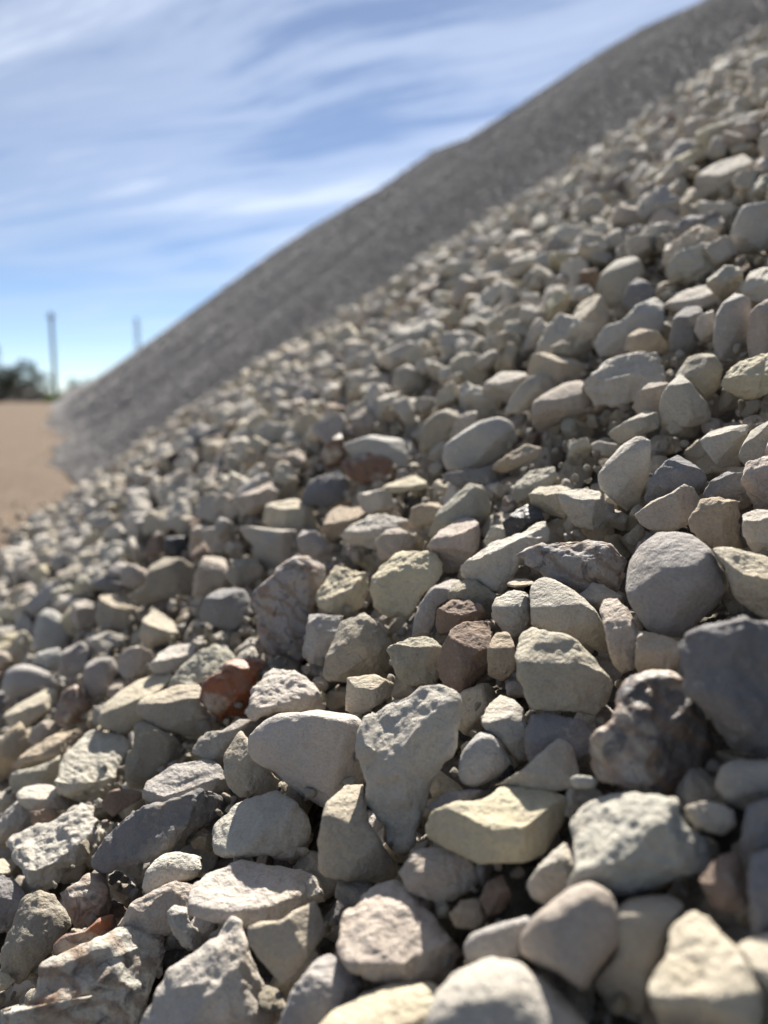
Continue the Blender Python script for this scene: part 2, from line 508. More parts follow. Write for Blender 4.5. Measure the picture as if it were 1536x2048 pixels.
def traced_stone(spec, seed):
    """a solid stone: outline as in the photograph, facets given by crease lines, full depth behind"""
    pts = np.array(spec['p'], float)
    rs = np.random.default_rng(seed)
    cen = pts.mean(0)
    area2 = 0.5 * abs(np.dot(pts[:, 0], np.roll(pts[:, 1], 1)) - np.dot(pts[:, 1], np.roll(pts[:, 0], 1)))
    # centroid by area
    x, y = pts[:, 0], pts[:, 1]; x1, y1 = np.roll(x, -1), np.roll(y, -1)
    cr = x * y1 - x1 * y; A = cr.sum() / 2
    cen = np.array([((x + x1) * cr).sum() / (6 * A), ((y + y1) * cr).sum() / (6 * A)])
    t0 = slope_hit(*cen)
    rc = ray(*cen); d = rc / np.linalg.norm(rc)
    size_px = math.sqrt(abs(A))
    size = size_px / F * t0
    dist = t0 * np.linalg.norm(rc) - size * (0.18 + spec.get('z', 0.0))
    right = np.cross(d, [0, 0, 1]); right /= np.linalg.norm(right)
    up = np.cross(right, d)

    def loc(P):
        R = ray(P[:, 0], P[:, 1])
        W = R * (dist / (R @ d))[:, None]
        W = W - d * dist
        return np.stack([W @ right, W @ up], -1)
    e = spec.get('e', 0.14)          # 0 sharp .. 1 rounded
    big = size_px > 75
    nseg = 132 if size_px > 120 else (100 if big else 64)
    nfr = 46 if size_px > 120 else (34 if big else 20)
    O = poly_resample(loc(pts), nseg, 0.04 + 0.9 * e)
    c = loc(cen[None])[0]
    rough = spec.get('r', 1.0)
    O3 = np.concatenate([O, np.full((nseg, 1), seed * 1.7)], 1)
    rad = O - c
    O = c + rad * (1 + (0.022 * rough * vnoise(O3 * 3.0 / size, seed) + 0.012 * rough * vnoise(O3 * 9.0 / size, seed + 1)))[:, None]
    alpha = math.degrees(math.atan2(-d[2], math.hypot(d[0], d[1])))
    tlit = math.tan(math.radians(min(71, 82 - alpha)))
    planes = []                      # (point, direction, slope)
    for cse in spec.get('c', []):
        A_, B_ = loc(np.array([[cse[0], cse[1]], [cse[2], cse[3]]], float))
        dr = (B_ - A_) / np.linalg.norm(B_ - A_)
        nrm = np.array([-dr[1], dr[0]])
        k = tlit if len(cse) < 5 else math.tan(math.radians(cse[4]))
        planes.append((A_, nrm, k))
    # default thin top facet that catches the sun
    if not spec.get('c'):
        an = math.radians(90 + rs.uniform(-28, 28))
        dr = np.array([math.cos(an), math.sin(an)])
        ext = ((O - c) @ dr).max()
        planes.append((c + dr * ext * rs.uniform(0.5, 0.8), dr, tlit))
    for _ in range(7 if e < 0.3 else (5 if e < 0.6 else 2)):      # chips
        an = rs.uniform(0, 2 * math.pi)
        dr = np.array([math.cos(an), math.sin(an)])
        ext = ((O - c) @ dr).max()
        planes.append((c + dr * ext * rs.uniform(0.15, 0.8), dr, math.tan(math.radians(rs.uniform(12, 50)))))
    tilt = rs.uniform(-0.14, 0.14, 2)
    if 't' in spec:
        tilt = np.array(spec['t'])

    def depth(p):
        zs = [(p - c) @ tilt]
        for (a, n_, k) in planes:
            zs.append(-k * ((p - a) @ n_) + 0.0)
        Z = np.stack(zs, -1)
        kk = size * (0.004 + 0.06 * e ** 2)
        return -kk * np.log(np.exp(-(Z - Z.min(-1, keepdims=True)) / kk).sum(-1)) + Z.min(-1)
    th = np.linspace(0, 1, nfr + 1)[1:]
    rho = np.sin(th * math.pi / 2) ** 0.9
    mexp = 9 - 6 * e
    er = 0.03 + 0.32 * e
    verts = [np.array([[c[0], c[1], float(depth(c[None])[0])]])]
    for k_, p_ in enumerate(rho):
        P_ = c + (O - c) * p_
        z = depth(P_) - er * size * (1 - math.sqrt(max(0, 1 - p_ ** mexp)))
        verts.append(np.concatenate([P_, z[:, None]], 1))
    ze = verts[-1][:, 2]
    zmean = ze.mean()
    nb = 9
    bt = size * (0.50 + 0.2 * e)
    for k_ in range(1, nb):
        a = k_ / nb * math.pi / 2
        p_ = math.cos(a) ** 0.7
        P_ = c + (O - c) * p_
        z = ze * p_ + zmean * (1 - p_) - bt * math.sin(a)
        verts.append(np.concatenate([P_, z[:, None]], 1))
    verts.append(np.array([[c[0], c[1], zmean - bt]]))
    V = np.concatenate(verts)
    rings = nfr + nb - 1
    F3, quads = [], []
    j = np.arange(nseg); j2 = (j + 1) % nseg
    F3.append(np.stack([np.zeros(nseg, int), 1 + j, 1 + j2], -1))
    for k_ in range(rings - 1):
        a0, b0 = 1 + k_ * nseg, 1 + (k_ + 1) * nseg
        F3.append(np.stack([a0 + j, b0 + j, b0 + j2], -1))
        F3.append(np.stack([a0 + j, b0 + j2, a0 + j2], -1))
    a0 = 1 + (rings - 1) * nseg
    F3.append(np.stack([a0 + j, np.full(nseg, len(V) - 1), a0 + j2], -1))
    Fc = np.concatenate(F3)
    if A < 0:
        pass
    N = vnormals(V, Fc)
    if (N[0][2]) < 0:
        Fc = Fc[:, ::-1]; N = -N
    q = rs.uniform(0, 60, 3)
    S_ = V / size
    dsp = (0.020 + 0.02 * e) * fbm(S_ * 2.6 + q, seed, 2) + 0.020 * (np.abs(vnoise(S_ * 5.5 + q, seed + 5)) - 0.3) \
        + 0.012 * vnoise(S_ * 12 + q, seed + 9) + 0.006 * vnoise(S_ * 24 + q, seed + 10)
    led = vnoise(S_ * 1.9 + q * 1.3, seed + 60) + 0.13 * vnoise(S_ * 6 + q, seed + 61)
    dsp += (0.026 * (1 - e)) * np.tanh(9 * (led - 0.12)) * min(1.0, rough + 0.2)
    if spec.get('str'):
        ax = rs.normal(size=3); ax /= np.linalg.norm(ax)
        dsp += 0.012 * vnoise(np.outer(S_ @ ax, [14, 14, 14]) + S_ * 1.5, seed + 40)
    V = V + N * (dsp * rough * size * (1 - 0.55 * e))[:, None]
    W = np.outer(V[:, 0], right) + np.outer(V[:, 1], up) - np.outer(V[:, 2], d)
    org = d * dist + np.array([0, 0, CAMZ])
    return W, Fc, org, size, cen, size_px, t0


PAL = {
    'cream': (0.54, 0.50, 0.41), 'yellow': (0.57, 0.53, 0.40), 'white': (0.55, 0.53, 0.48), 'green': (0.49, 0.48, 0.41),
    'beige': (0.49, 0.45, 0.37), 'pink': (0.49, 0.44, 0.39), 'lilac': (0.44, 0.425, 0.41), 'grey': (0.49, 0.47, 0.42),
    'slate': (0.26, 0.26, 0.265), 'tan': (0.43, 0.37, 0.29), 'brown': (0.26, 0.205, 0.17), 'rust': (0.20, 0.115, 0.075), 'dark': (0.045, 0.045, 0.05),
    'orange': (0.27, 0.095, 0.04), 'olive': (0.38, 0.355, 0.295), 'blue': (0.47, 0.475, 0.46), 'umber': (0.12, 0.105, 0.095),
}
PAL = {k: (0.885 * v[0], 0.85 * v[1], 0.83 * v[2]) for k, v in PAL.items()}
CWORD = {'rust': 'rusty brown', 'umber': 'dark brownish', 'cream': 'cream', 'yellow': 'pale yellow', 'white': 'whitish', 'green': 'pale greenish', 'beige': 'beige', 'pink': 'pinkish',
         'lilac': 'greyish mauve', 'grey': 'pale grey', 'slate': 'slate grey', 'tan': 'tan', 'brown': 'brown', 'dark': 'almost black',
         'orange': 'orange red', 'olive': 'olive grey', 'blue': 'bluish grey'}
# every traced stone: colour, outline in photograph pixels, options (c creases, e roundness, r roughness, z forward shift, m material, L landmark name)
ST = [
('white', "8,1693 20,1668 90,1645 150,1622 165,1603 190,1612 196,1665 190,1700 140,1745 85,1778 65,1785 45,1740 20,1712", dict(c=[(40,1765,196,1660,46)], r=1.5, L='rough whitish block')),
('slate', "175,1728 215,1660 262,1625 300,1600 345,1590 400,1570 450,1590 470,1605 430,1640 360,1690 290,1730 230,1742 190,1745", dict(r=1.2, z=0.25, c=[(215,1655,400,1580,40)], L='dark pointed slab')),
('lilac', "283,1595 290,1562 320,1540 370,1518 430,1522 465,1570 440,1620 360,1640", dict(c=[(285,1600,380,1575,48)])),
('white', "417,1668 430,1640 470,1600 520,1582 560,1578 600,1605 622,1650 610,1700 590,1722 520,1715 455,1718 425,1700", dict(c=[(440,1712,582,1625,48)], r=1.5, e=.5, L='chalky lumpy block')),
('white', "283,1778 290,1745 320,1712 350,1702 395,1710 408,1740 385,1760 330,1775 300,1795", dict(e=.7)),
('pink', "232,1856 260,1810 300,1780 350,1760 390,1768 392,1830 340,1870 280,1880", dict()),
('white', "376,1800 385,1765 410,1742 480,1720 560,1722 636,1738 638,1775 628,1810 560,1845 480,1855 420,1838 378,1825", dict(c=[(376,1822,630,1812,50)], r=1.1, L='broad white plate')),
('beige', "493,1855 520,1842 563,1838 600,1815 632,1800 645,1830 657,1870 620,1910 590,1950 560,1970 530,1930 495,1885", dict(r=.6, e=.2, z=.25, c=[(495,1858,640,1806)], t=(0.0,0.1), L='smooth beige wedge')),
('olive', "0,1960 5,1900 30,1840 45,1800 80,1777 110,1785 130,1820 142,1850 120,1875 80,1930 40,1970", dict(r=.9, c=[(35,1810,130,1815,38)], L='cracked olive stone')),
('slate', "-30,1770 0,1745 30,1760 55,1790 45,1820 20,1860 -30,1870", dict()),
('cream', "-20,1720 8,1716 22,1732 25,1748 -20,1755", dict(c=[(-20,1748,25,1748)])),
('brown', "115,1785 175,1750 215,1745 225,1800 215,1840 190,1858 150,1855 130,1820", dict(m='F')),
('orange', "105,1890 125,1870 170,1860 200,1835 230,1830 235,1855 200,1880 150,1905 110,1908", dict(m='F', e=.5, L='orange-brown sliver')),
('white', "20,2070 60,1960 85,1925 120,1910 180,1890 240,1862 310,1846 338,1860 355,1890 345,1915 330,1940 315,1970 300,2020 290,2090 100,2110 0,2090 5,2020", dict(c=[(80,1940,350,1905,44)], r=1.5, m='S2', z=.1, L='large veined foreground rock')),
('yellow', "-20,1945 5,1940 32,1960 10,1980 -20,1985", dict(c=[(-20,1975,32,1975)])),
('white', "265,2070 300,1990 340,1940 390,1910 430,1880 445,1850 465,1834 485,1845 492,1870 500,1895 530,1960 555,2040 560,2090 400,2110 260,2100", dict(c=[(494,1860,480,2060,38),(330,2090,490,1900,30)], r=1.2, L='tall pointed whitish rock')),
('white', "333,1825 350,1810 375,1813 380,1840 402,1870 400,1900 370,1900 345,1870 335,1845", dict(c=[(333,1828,378,1828)])),
('pink', "668,1905 672,1850 690,1815 730,1785 775,1757 820,1772 870,1815 910,1865 935,1910 910,1950 870,1985 800,1962 730,1958 690,1945", dict(c=[(675,1945,900,1925,42)], r=1.5, e=.4, L='pinkish rough boulder')),
('pink', "790,1745 830,1700 900,1690 985,1735 960,1765 920,1790 880,1812 830,1790", dict(z=-.4)),
('yellow', "845,1655 860,1620 900,1605 960,1595 1000,1570 1050,1567 1110,1580 1165,1595 1150,1625 1130,1665 1090,1715 1040,1730 960,1728 890,1700 850,1675", dict(c=[(846,1654,1100,1662,50),(1125,1600,1085,1730,35)], r=.7, z=.1, L='flat-topped cream block')),
('white', "715,1460 720,1430 780,1385 840,1367 880,1365 915,1395 918,1430 905,1480 890,1540 870,1590 848,1650 830,1700 805,1720 770,1700 740,1640 718,1580 712,1520", dict(c=[(712,1570,905,1400,36)], r=1.3, z=.35, L='tall leaning stone')),
('white', "487,1500 490,1470 520,1440 570,1422 640,1415 715,1430 738,1450 745,1560 710,1590 650,1618 610,1600 570,1570 545,1545 500,1525", dict(c=[(500,1441,640,1421),(600,1420,735,1447)], r=.55, e=.35, z=.1, L='big smooth pale oval')),
('beige', "443,1545 450,1510 480,1460 500,1490 530,1530 560,1560 545,1590 480,1598 455,1575", dict()),
('beige', "637,1740 636,1680 645,1640 655,1600 690,1570 728,1560 735,1640 765,1690 803,1740 790,1768 700,1764 650,1755", dict(c=[(645,1625,730,1600,45)], r=.7, e=.25)),
('blue', "915,1540 925,1500 960,1462 985,1468 1010,1500 1030,1535 1000,1555 950,1575 922,1565", dict(r=.4, e=.6, L='smooth bluish triangle')),
('white', "962,1440 978,1405 1000,1388 1030,1400 1048,1420 1060,1470 1062,1510 1040,1525 1010,1490 970,1460", dict(c=[(965,1445,1050,1430)], r=.7)),
('beige', "1030,1310 1035,1270 1060,1250 1090,1262 1130,1265 1170,1290 1205,1330 1235,1370 1225,1410 1195,1440 1150,1428 1060,1422 1045,1390 1035,1350", dict(c=[(1030,1332,1110,1285),(1095,1278,1225,1372,52)], r=.9, z=.3, L='blunt beige block')),
('grey', "1058,1215 1060,1170 1085,1148 1110,1155 1150,1180 1190,1215 1215,1260 1218,1310 1190,1300 1150,1280 1090,1260 1060,1250", dict(r=.5, e=.3)),
('pink', "1198,1215 1205,1192 1235,1192 1260,1220 1272,1250 1280,1310 1272,1340 1245,1352 1220,1320 1210,1270", dict(c=[(1200,1205,1275,1262)])),
('lilac', "1250,1150 1255,1120 1275,1090 1310,1058 1345,1055 1385,1065 1425,1100 1450,1140 1462,1180 1440,1210 1410,1240 1370,1278 1330,1278 1290,1258 1262,1215 1248,1180", dict(c=[(1262,1100,1345,1068),(1340,1067,1440,1125),(1470,1150,1380,1290,40)], r=.4, e=.35, z=.35, L='large round grey disc')),
('slate', "1355,1290 1375,1260 1420,1235 1480,1225 1560,1240 1590,1400 1560,1530 1480,1522 1440,1495 1400,1430 1370,1390 1362,1330", dict(r=1.4, e=.25, z=.45, c=[(1358,1300,1500,1232),(1478,1240,1425,1520,32)], L='huge slate rock')),
('cream', "1420,1095 1440,1087 1480,1100 1560,1125 1575,1180 1565,1245 1500,1225 1465,1195 1450,1140", dict(c=[(1425,1118,1570,1180,55)], r=.9)),
('umber', "1180,1530 1190,1480 1235,1440 1245,1370 1275,1345 1340,1340 1400,1400 1445,1480 1435,1550 1400,1590 1340,1607 1280,1590 1230,1570 1195,1560", dict(m='F', r=1.4, e=.12, c=[(1235,1440,1345,1350),(1320,1345,1290,1600,30),(1260,1480,1420,1500,25)], L='dark banded flint')),
('tan', "1265,1330 1275,1260 1330,1270 1370,1290 1362,1330 1345,1355 1275,1350", dict(m='G')),
('white', "1133,1650 1150,1625 1195,1590 1245,1580 1290,1595 1350,1600 1380,1650 1430,1670 1452,1690 1440,1720 1400,1760 1340,1775 1270,1790 1220,1790 1190,1775 1135,1790 1150,1740 1140,1690", dict(c=[(1140,1785,1370,1620,50),(1135,1725,1240,1660,30)], r=1.3, z=.1, L='sculpted white rock')),
('pink', "1030,1900 1036,1866 1062,1832 1098,1803 1135,1774 1182,1760 1226,1786 1248,1840 1240,1890 1200,1940 1170,1985 1120,1950 1070,1930 1040,1915", dict(c=[(1030,1885,1150,1800,48)], r=.4, e=.6, z=.25, L='pear-shaped pinkish pebble')),
('white', "862,1990 890,1950 940,1922 990,1912 1040,1920 1100,1960 1150,2010 1190,2060 1180,2130 1000,2170 860,2130 845,2050", dict(c=[(855,2015,1050,1985,46),(1030,1985,1170,2130,46)], r=.8, e=.5, z=.2, L='blurred white boulder')),
('yellow', "610,2075 660,2020 710,1990 770,1965 850,1958 885,1970 885,2010 870,2060 850,2120 640,2120", dict(c=[(620,2080,880,2040,46)], r=.7, e=.6)),
('lilac', "545,2070 580,1990 605,1955 635,1915 660,1905 690,1930 730,1965 720,2000 660,2030 620,2080", dict(c=[(580,1985,670,1915,42)])),
('cream', "1290,1975 1310,1930 1335,1900 1345,1850 1375,1808 1400,1815 1440,1850 1475,1895 1510,1940 1525,1990 1500,2070 1400,2095 1330,2070 1300,2015", dict(c=[(1290,2000,1500,1990,42)], r=1.5, e=.4, z=.1, L='blurred hollowed cream rock')),
('beige', "1225,1830 1255,1795 1330,1785 1370,1810 1345,1860 1330,1920 1300,1970 1290,2040 1220,2020 1180,1970 1230,1900", dict(r=.6, e=.6, z=-.4)),
('cream', "1472,1890 1500,1872 1570,1858 1580,2000 1535,1980 1505,1930", dict(c=[(1480,1940,1570,1940,45)])),
('lilac', "925,1900 945,1865 1000,1845 1060,1830 1110,1820 1090,1860 1060,1890 1050,1920 990,1930 940,1928", dict(z=-.4, e=.6, r=.6)),
('grey', "1365,1615 1420,1600 1470,1620 1475,1650 1450,1672 1390,1655", dict(z=-.3)),
('grey', "1430,1570 1440,1535 1480,1515 1560,1525 1570,1600 1500,1625 1460,1610", dict(z=-.2, e=.5)),
('slate', "1478,1690 1490,1610 1565,1580 1580,1760 1510,1745", dict(z=-.2)),
('brown', "1395,1760 1440,1710 1480,1700 1505,1780 1490,1835 1420,1815", dict(z=-.5)),
('slate', "1500,1705 1580,1690 1580,1885 1510,1875 1495,1790", dict(z=-.1)),
('slate', "1050,1470 1060,1430 1100,1422 1160,1440 1195,1470 1185,1500 1150,1520 1090,1540 1060,1520", dict(z=-.3)),
('grey', "985,1572 1040,1540 1085,1500 1120,1475 1150,1495 1160,1570 1110,1585 1050,1578", dict(z=-.2, r=.7)),
('blue', "1140,1558 1155,1550 1195,1556 1190,1575 1150,1577", dict(e=.8, r=.4)),
('slate', "845,1615 900,1580 990,1578 1005,1600 960,1620 880,1632", dict(z=-.3)),
('grey', "1055,1770 1080,1730 1130,1685 1155,1740 1150,1800 1100,1815 1065,1800", dict(z=-.5)),
('brown', "960,1800 975,1760 1005,1750 1022,1790 1010,1822 975,1832", dict(z=-1)),
('tan', "900,1830 920,1800 960,1795 975,1835 950,1860 910,1855", dict(z=-1)),
('lilac', "3,1370 10,1345 30,1330 55,1328 90,1340 118,1355 132,1372 110,1388 60,1395 30,1400 8,1390", dict(e=.8, r=.4)),
('cream', "8,1430 30,1412 60,1395 95,1377 113,1378 118,1395 100,1420 75,1440 50,1457 20,1452", dict(c=[(8,1437,118,1392)], e=.4, L='long cream slab')),
('brown', "112,1425 122,1385 150,1368 165,1378 174,1400 188,1420 172,1442 130,1448 110,1442", dict(m='F', e=.5)),
('lilac', "165,1360 170,1330 190,1315 225,1315 235,1335 225,1370 205,1398 185,1402 170,1390", dict(e=.5, r=.5)),
('cream', "195,1440 205,1410 240,1380 280,1355 320,1347 348,1350 325,1385 302,1420 282,1452 250,1470 210,1458", dict(c=[(195,1432,340,1372)], e=.4, r=.6, L='smooth cream wedge')),
('green', "326,1390 350,1345 385,1310 430,1290 460,1288 468,1320 462,1345 430,1355 400,1370 350,1385", dict(c=[(326,1390,468,1335,40)], r=1.2, str=1)),
('beige', "273,1418 285,1395 320,1382 355,1372 398,1368 410,1400 435,1440 440,1455 430,1472 370,1477 320,1460 285,1435", dict(c=[(272,1416,402,1392),(395,1370,412,1478,34)], r=.8, z=.2, L='wedge-shaped beige stone')),
('orange', "398,1400 402,1370 415,1355 440,1340 450,1325 480,1315 510,1312 530,1318 534,1330 520,1348 512,1370 505,1400 497,1430 475,1440 455,1432 440,1444 415,1420", dict(m='F', r=1.2, e=.45, z=.1, L='glossy orange-red flint')),
('white', "495,1425 500,1390 512,1360 530,1340 545,1332 590,1338 620,1360 640,1395 648,1418 620,1428 560,1425 530,1434 510,1440", dict(c=[(530,1422,645,1402,44)], r=1.7, e=.4, z=.2, L='rough speckled knob')),
('green', "108,1565 115,1530 130,1495 160,1470 185,1457 220,1462 255,1475 262,1495 250,1510 235,1540 230,1565 210,1590 190,1605 150,1602 118,1592", dict(c=[(108,1578,232,1560,48)], r=1.1, str=1, L='ribbed pale greenish stone')),
('olive', "250,1560 252,1520 265,1490 268,1448 290,1438 318,1455 352,1475 368,1500 350,1522 312,1552 287,1580 260,1578", dict(c=[(262,1458,325,1458)], r=.6)),
('tan', "22,1535 35,1520 50,1500 90,1480 115,1465 135,1460 160,1455 168,1470 140,1492 120,1518 85,1538 40,1542", dict(c=[(22,1532,165,1470)], r=1.0)),
('green', "15,1560 22,1545 60,1535 100,1522 122,1508 118,1540 110,1570 80,1580 35,1592 20,1577", dict(z=-.2)),
('white', "33,1590 45,1575 105,1568 125,1588 165,1603 152,1618 110,1620 60,1618 38,1607", dict(c=[(33,1600,130,1599)])),
('tan', "-12,1560 0,1490 15,1460 40,1443 52,1455 60,1485 42,1512 22,1538 5,1562", dict(r=.8)),
('pink', "55,1482 70,1455 95,1437 115,1445 128,1455 112,1470 75,1488", dict(z=-.2)),
('brown', "200,1605 215,1588 240,1575 280,1580 290,1592 262,1612 225,1636 208,1622", dict(z=-.2)),
('lilac', "-12,1650 10,1620 35,1600 68,1620 72,1640 62,1668 20,1682 -12,1692", dict()),
('brown', "58,1622 110,1616 125,1640 92,1654 65,1650", dict(z=-.4)),
('grey', "-12,1590 10,1580 27,1600 17,1622 -12,1628", dict()),
('grey', "380,1505 395,1480 415,1463 445,1462 480,1438 505,1440 482,1470 462,1500 452,1530 420,1528", dict(z=-.1)),
('brown', "868,1340 878,1300 898,1260 940,1240 975,1240 992,1265 988,1300 972,1350 940,1388 910,1398 885,1372", dict(r=1.2, c=[(875,1275,985,1262)], L='brownish pink upright stone')),
('olive', "773,1300 790,1278 850,1275 882,1290 882,1350 862,1372 820,1374 795,1358", dict(r=1.3)),
('tan', "972,1300 990,1265 1015,1263 1032,1290 1032,1340 1005,1364 975,1352", dict(c=[(975,1300,1030,1290,50)])),
('brown', "868,1248 875,1215 905,1200 940,1197 965,1210 978,1238 940,1252 900,1262 880,1268", dict(r=1.5, c=[(870,1235,970,1225,46)], L='rusty rough lump')),
('yellow', "737,1180 740,1150 760,1125 800,1105 860,1093 880,1105 893,1145 870,1172 842,1202 812,1237 770,1237 745,1217", dict(c=[(735,1172,880,1110,50)], r=1.2, z=.15, L='yellowish angular block')),
('yellow', "632,1195 650,1160 670,1130 690,1130 735,1145 740,1180 727,1217 690,1234 650,1227 635,1212", dict(c=[(632,1212,740,1162,46)], r=1.3)),
('white', "918,1135 935,1115 990,1085 1040,1065 1075,1040 1095,1035 1108,1055 1102,1082 1062,1095 1042,1115 1025,1155 1002,1192 970,1175 940,1165 920,1150", dict(c=[(916,1140,1108,1052)], r=1.2, z=.15, L='long whitish beam-like stone')),
('lilac', "1025,1110 1060,1095 1110,1080 1170,1075 1220,1090 1250,1115 1258,1150 1242,1182 1205,1202 1180,1195 1130,1170 1090,1150 1045,1132", dict(c=[(1040,1112,1200,1122,35)], r=1.4, m='S2')),
('pink', "860,1088 880,1060 920,1035 950,1035 962,1060 957,1100 932,1128 907,1147 888,1125 865,1105", dict(c=[(864,1083,962,1053)], r=.9)),
('green', "858,1058 878,1020 908,990 940,965 965,970 985,1010 984,1045 955,1060 920,1060 880,1075 855,1078", dict(c=[(862,1048,945,985,55),(940,975,985,1020,50)], r=.5, L='pale greenish hump')),
('pink', "745,1085 770,1060 800,1057 830,1070 840,1088 817,1108 780,1123 760,1115", dict(r=1.1)),
('white', "680,1072 700,1050 735,1032 770,1030 815,1040 828,1065 800,1080 760,1095 720,1098 695,1090", dict(c=[(680,1072,825,1052,50)], r=1.4)),
('tan', "638,1062 660,1020 690,1007 730,1018 748,1032 705,1052 685,1075 660,1085", dict(c=[(645,1050,745,1032)])),
('cream', "525,1045 530,1010 560,1000 615,997 625,1015 637,1050 643,1072 600,1075 540,1070", dict(c=[(527,1020,628,1016)], r=.9, L='boxy cream block')),
('grey', "475,1055 490,1050 545,1057 592,1060 600,1090 605,1110 575,1130 540,1145 518,1125 505,1092 488,1075", dict(r=.35, e=.2, c=[(475,1060,600,1066)], z=.1, L='flat grey shield-shaped stone')),
('lilac', "593,1078 605,1060 635,1062 657,1085 662,1112 630,1118 600,1105", dict()),
('lilac', "495,1195 510,1170 545,1145 575,1115 605,1105 655,1125 657,1150 642,1182 625,1210 622,1250 625,1290 602,1332 560,1312 530,1302 508,1240 497,1215", dict(m='F2', r=1.3, e=.35, c=[(500,1185,600,1112),(590,1108,657,1135)], z=.2, L='curled brown-rimmed flint')),
('slate', "395,1227 410,1195 440,1175 490,1178 503,1200 502,1230 472,1264 440,1257 405,1243", dict(r=.4, e=.3, c=[(397,1205,500,1185)], L='smooth slate grey pebble')),
('olive', "450,1148 460,1120 500,1116 522,1130 532,1158 500,1180 465,1170", dict(c=[(455,1130,525,1130)])),
('pink', "385,1192 388,1150 408,1110 450,1115 458,1150 442,1180 412,1200", dict(r=.7)),
('olive', "252,1195 290,1170 300,1130 330,1112 370,1118 395,1140 393,1172 372,1204 340,1208 280,1210", dict(r=.7)),
('brown', "285,1112 298,1080 315,1060 330,1070 332,1110 310,1117", dict(m='G')),
('dark', "325,1105 332,1075 380,1073 385,1100 347,1116", dict(m='G', e=.5, L='small black flint')),
('olive', "645,1352 655,1300 680,1240 730,1223 762,1250 788,1290 793,1332 760,1350 700,1370 660,1367", dict(r=.7, z=-.1)),
('beige', "690,1422 693,1355 750,1348 790,1365 785,1390 722,1430", dict(r=.6)),
('lilac', "605,1295 618,1228 690,1228 668,1290 645,1335 615,1325", dict(z=-.4)),
('lilac', "822,1275 838,1210 868,1170 910,1155 930,1165 902,1197 875,1215 868,1255 850,1285", dict(z=-.3, e=.5)),
('white', "983,1232 993,1195 1030,1178 1058,1190 1060,1230 1052,1262 1020,1278 1000,1257", dict(c=[(985,1222,1058,1208,50)], r=1.5, e=.5)),
('cream', "1013,1168 1030,1157 1060,1159 1068,1169 1030,1175", dict(c=[(1013,1170,1068,1170)], e=.8)),
('olive', "890,1195 905,1168 950,1155 995,1195 985,1235 950,1225 915,1215", dict(z=-.5)),
('white', "1195,950 1210,925 1240,890 1275,870 1302,880 1304,930 1292,972 1277,1007 1255,1024 1225,1002 1200,977", dict(c=[(1194,948,1285,876,50)], r=.5, e=.3, z=.3, L='tall pale upright stone')),
('slate', "1288,1005 1300,960 1330,920 1355,907 1390,925 1414,955 1408,988 1350,1000 1310,1015", dict(r=.7)),
('pink', "1268,1030 1300,1002 1340,985 1370,965 1390,975 1407,1007 1385,1045 1345,1065 1300,1060 1280,1047", dict(c=[(1268,1026,1375,970)], r=.6)),
('tan', "1373,1037 1400,1000 1440,993 1480,1000 1484,1050 1477,1100 1440,1108 1410,1090 1380,1065", dict(c=[(1376,1030,1410,1005),(1400,1006,1484,1008)], r=1.1, L='notched tan stone')),
('grey', "1115,985 1150,978 1200,980 1208,1000 1233,1010 1228,1040 1190,1062 1150,1052 1125,1022", dict(c=[(1115,994,1215,1003)], r=.7, z=.1)),
('cream', "1053,990 1070,975 1125,970 1145,980 1125,995 1132,1037 1100,1034 1065,1008", dict(c=[(1053,992,1140,985)])),
('green', "1018,1003 1030,965 1060,940 1110,933 1118,952 1100,975 1060,992 1040,1006", dict(c=[(1018,992,1116,945,55)], str=1, r=1.2)),
('dark', "1006,1045 1030,1020 1055,1008 1080,1020 1090,1040 1055,1070 1015,1080", dict(m='G', r=1.2, L='black glassy flint')),
('green', "966,1083 985,1050 1008,1048 1017,1070 1002,1088 975,1092", dict()),
('grey', "1398,880 1415,865 1460,850 1497,848 1495,900 1472,932 1440,938 1413,907", dict(c=[(1398,882,1497,852)], r=.5)),
('grey', "1475,915 1500,860 1540,838 1580,840 1580,930 1500,940", dict(c=[(1478,905,1545,842)], r=.5, z=.1)),
('pink', "1485,960 1495,925 1520,912 1580,905 1580,1018 1510,1020 1490,987", dict(c=[(1487,945,1580,925,50)], r=1.2)),
('slate', "1403,990 1420,960 1455,942 1487,945 1492,985 1460,1000 1420,1003", dict(z=-.2)),
('grey', "1480,1065 1485,1030 1520,1018 1580,1018 1580,1105 1520,1115 1492,1095", dict()),
('blue', "883,918 888,890 920,865 960,840 1000,832 1025,845 1037,875 1022,907 990,932 940,945 893,942", dict(c=[(883,895,965,842),(955,840,1020,835)], r=.35, e=.45, z=.2, L='big smooth bluish oval')),
('tan', "983,938 1010,910 1050,890 1082,895 1080,912 1042,928 1010,946", dict(c=[(983,935,1080,900,45)])),
('slate', "880,950 940,938 990,932 995,962 962,980 910,972", dict(z=-.3)),
('pink', "1062,835 1065,805 1090,785 1130,765 1165,760 1185,790 1187,822 1150,842 1110,852 1080,864 1065,852", dict(c=[(1064,806,1180,788,56)], r=.35, e=.5, z=.1, L='smooth pinkish tan boulder')),
('white', "1157,775 1175,750 1210,720 1260,702 1320,698 1334,740 1328,790 1290,807 1240,814 1185,812 1162,792", dict(c=[(1155,785,1325,728,45)], r=1.4, z=.2, L='long rough whitish boulder')),
('grey', "1316,852 1320,800 1335,770 1360,743 1385,768 1417,810 1424,842 1380,855 1340,856", dict(r=.5, e=.3)),
('pink', "1263,815 1275,785 1300,765 1337,763 1335,790 1320,832 1280,834", dict(r=.6)),
('beige', "1348,752 1375,715 1400,705 1430,708 1447,740 1435,780 1412,803 1385,775 1360,760", dict(r=.5, e=.4)),
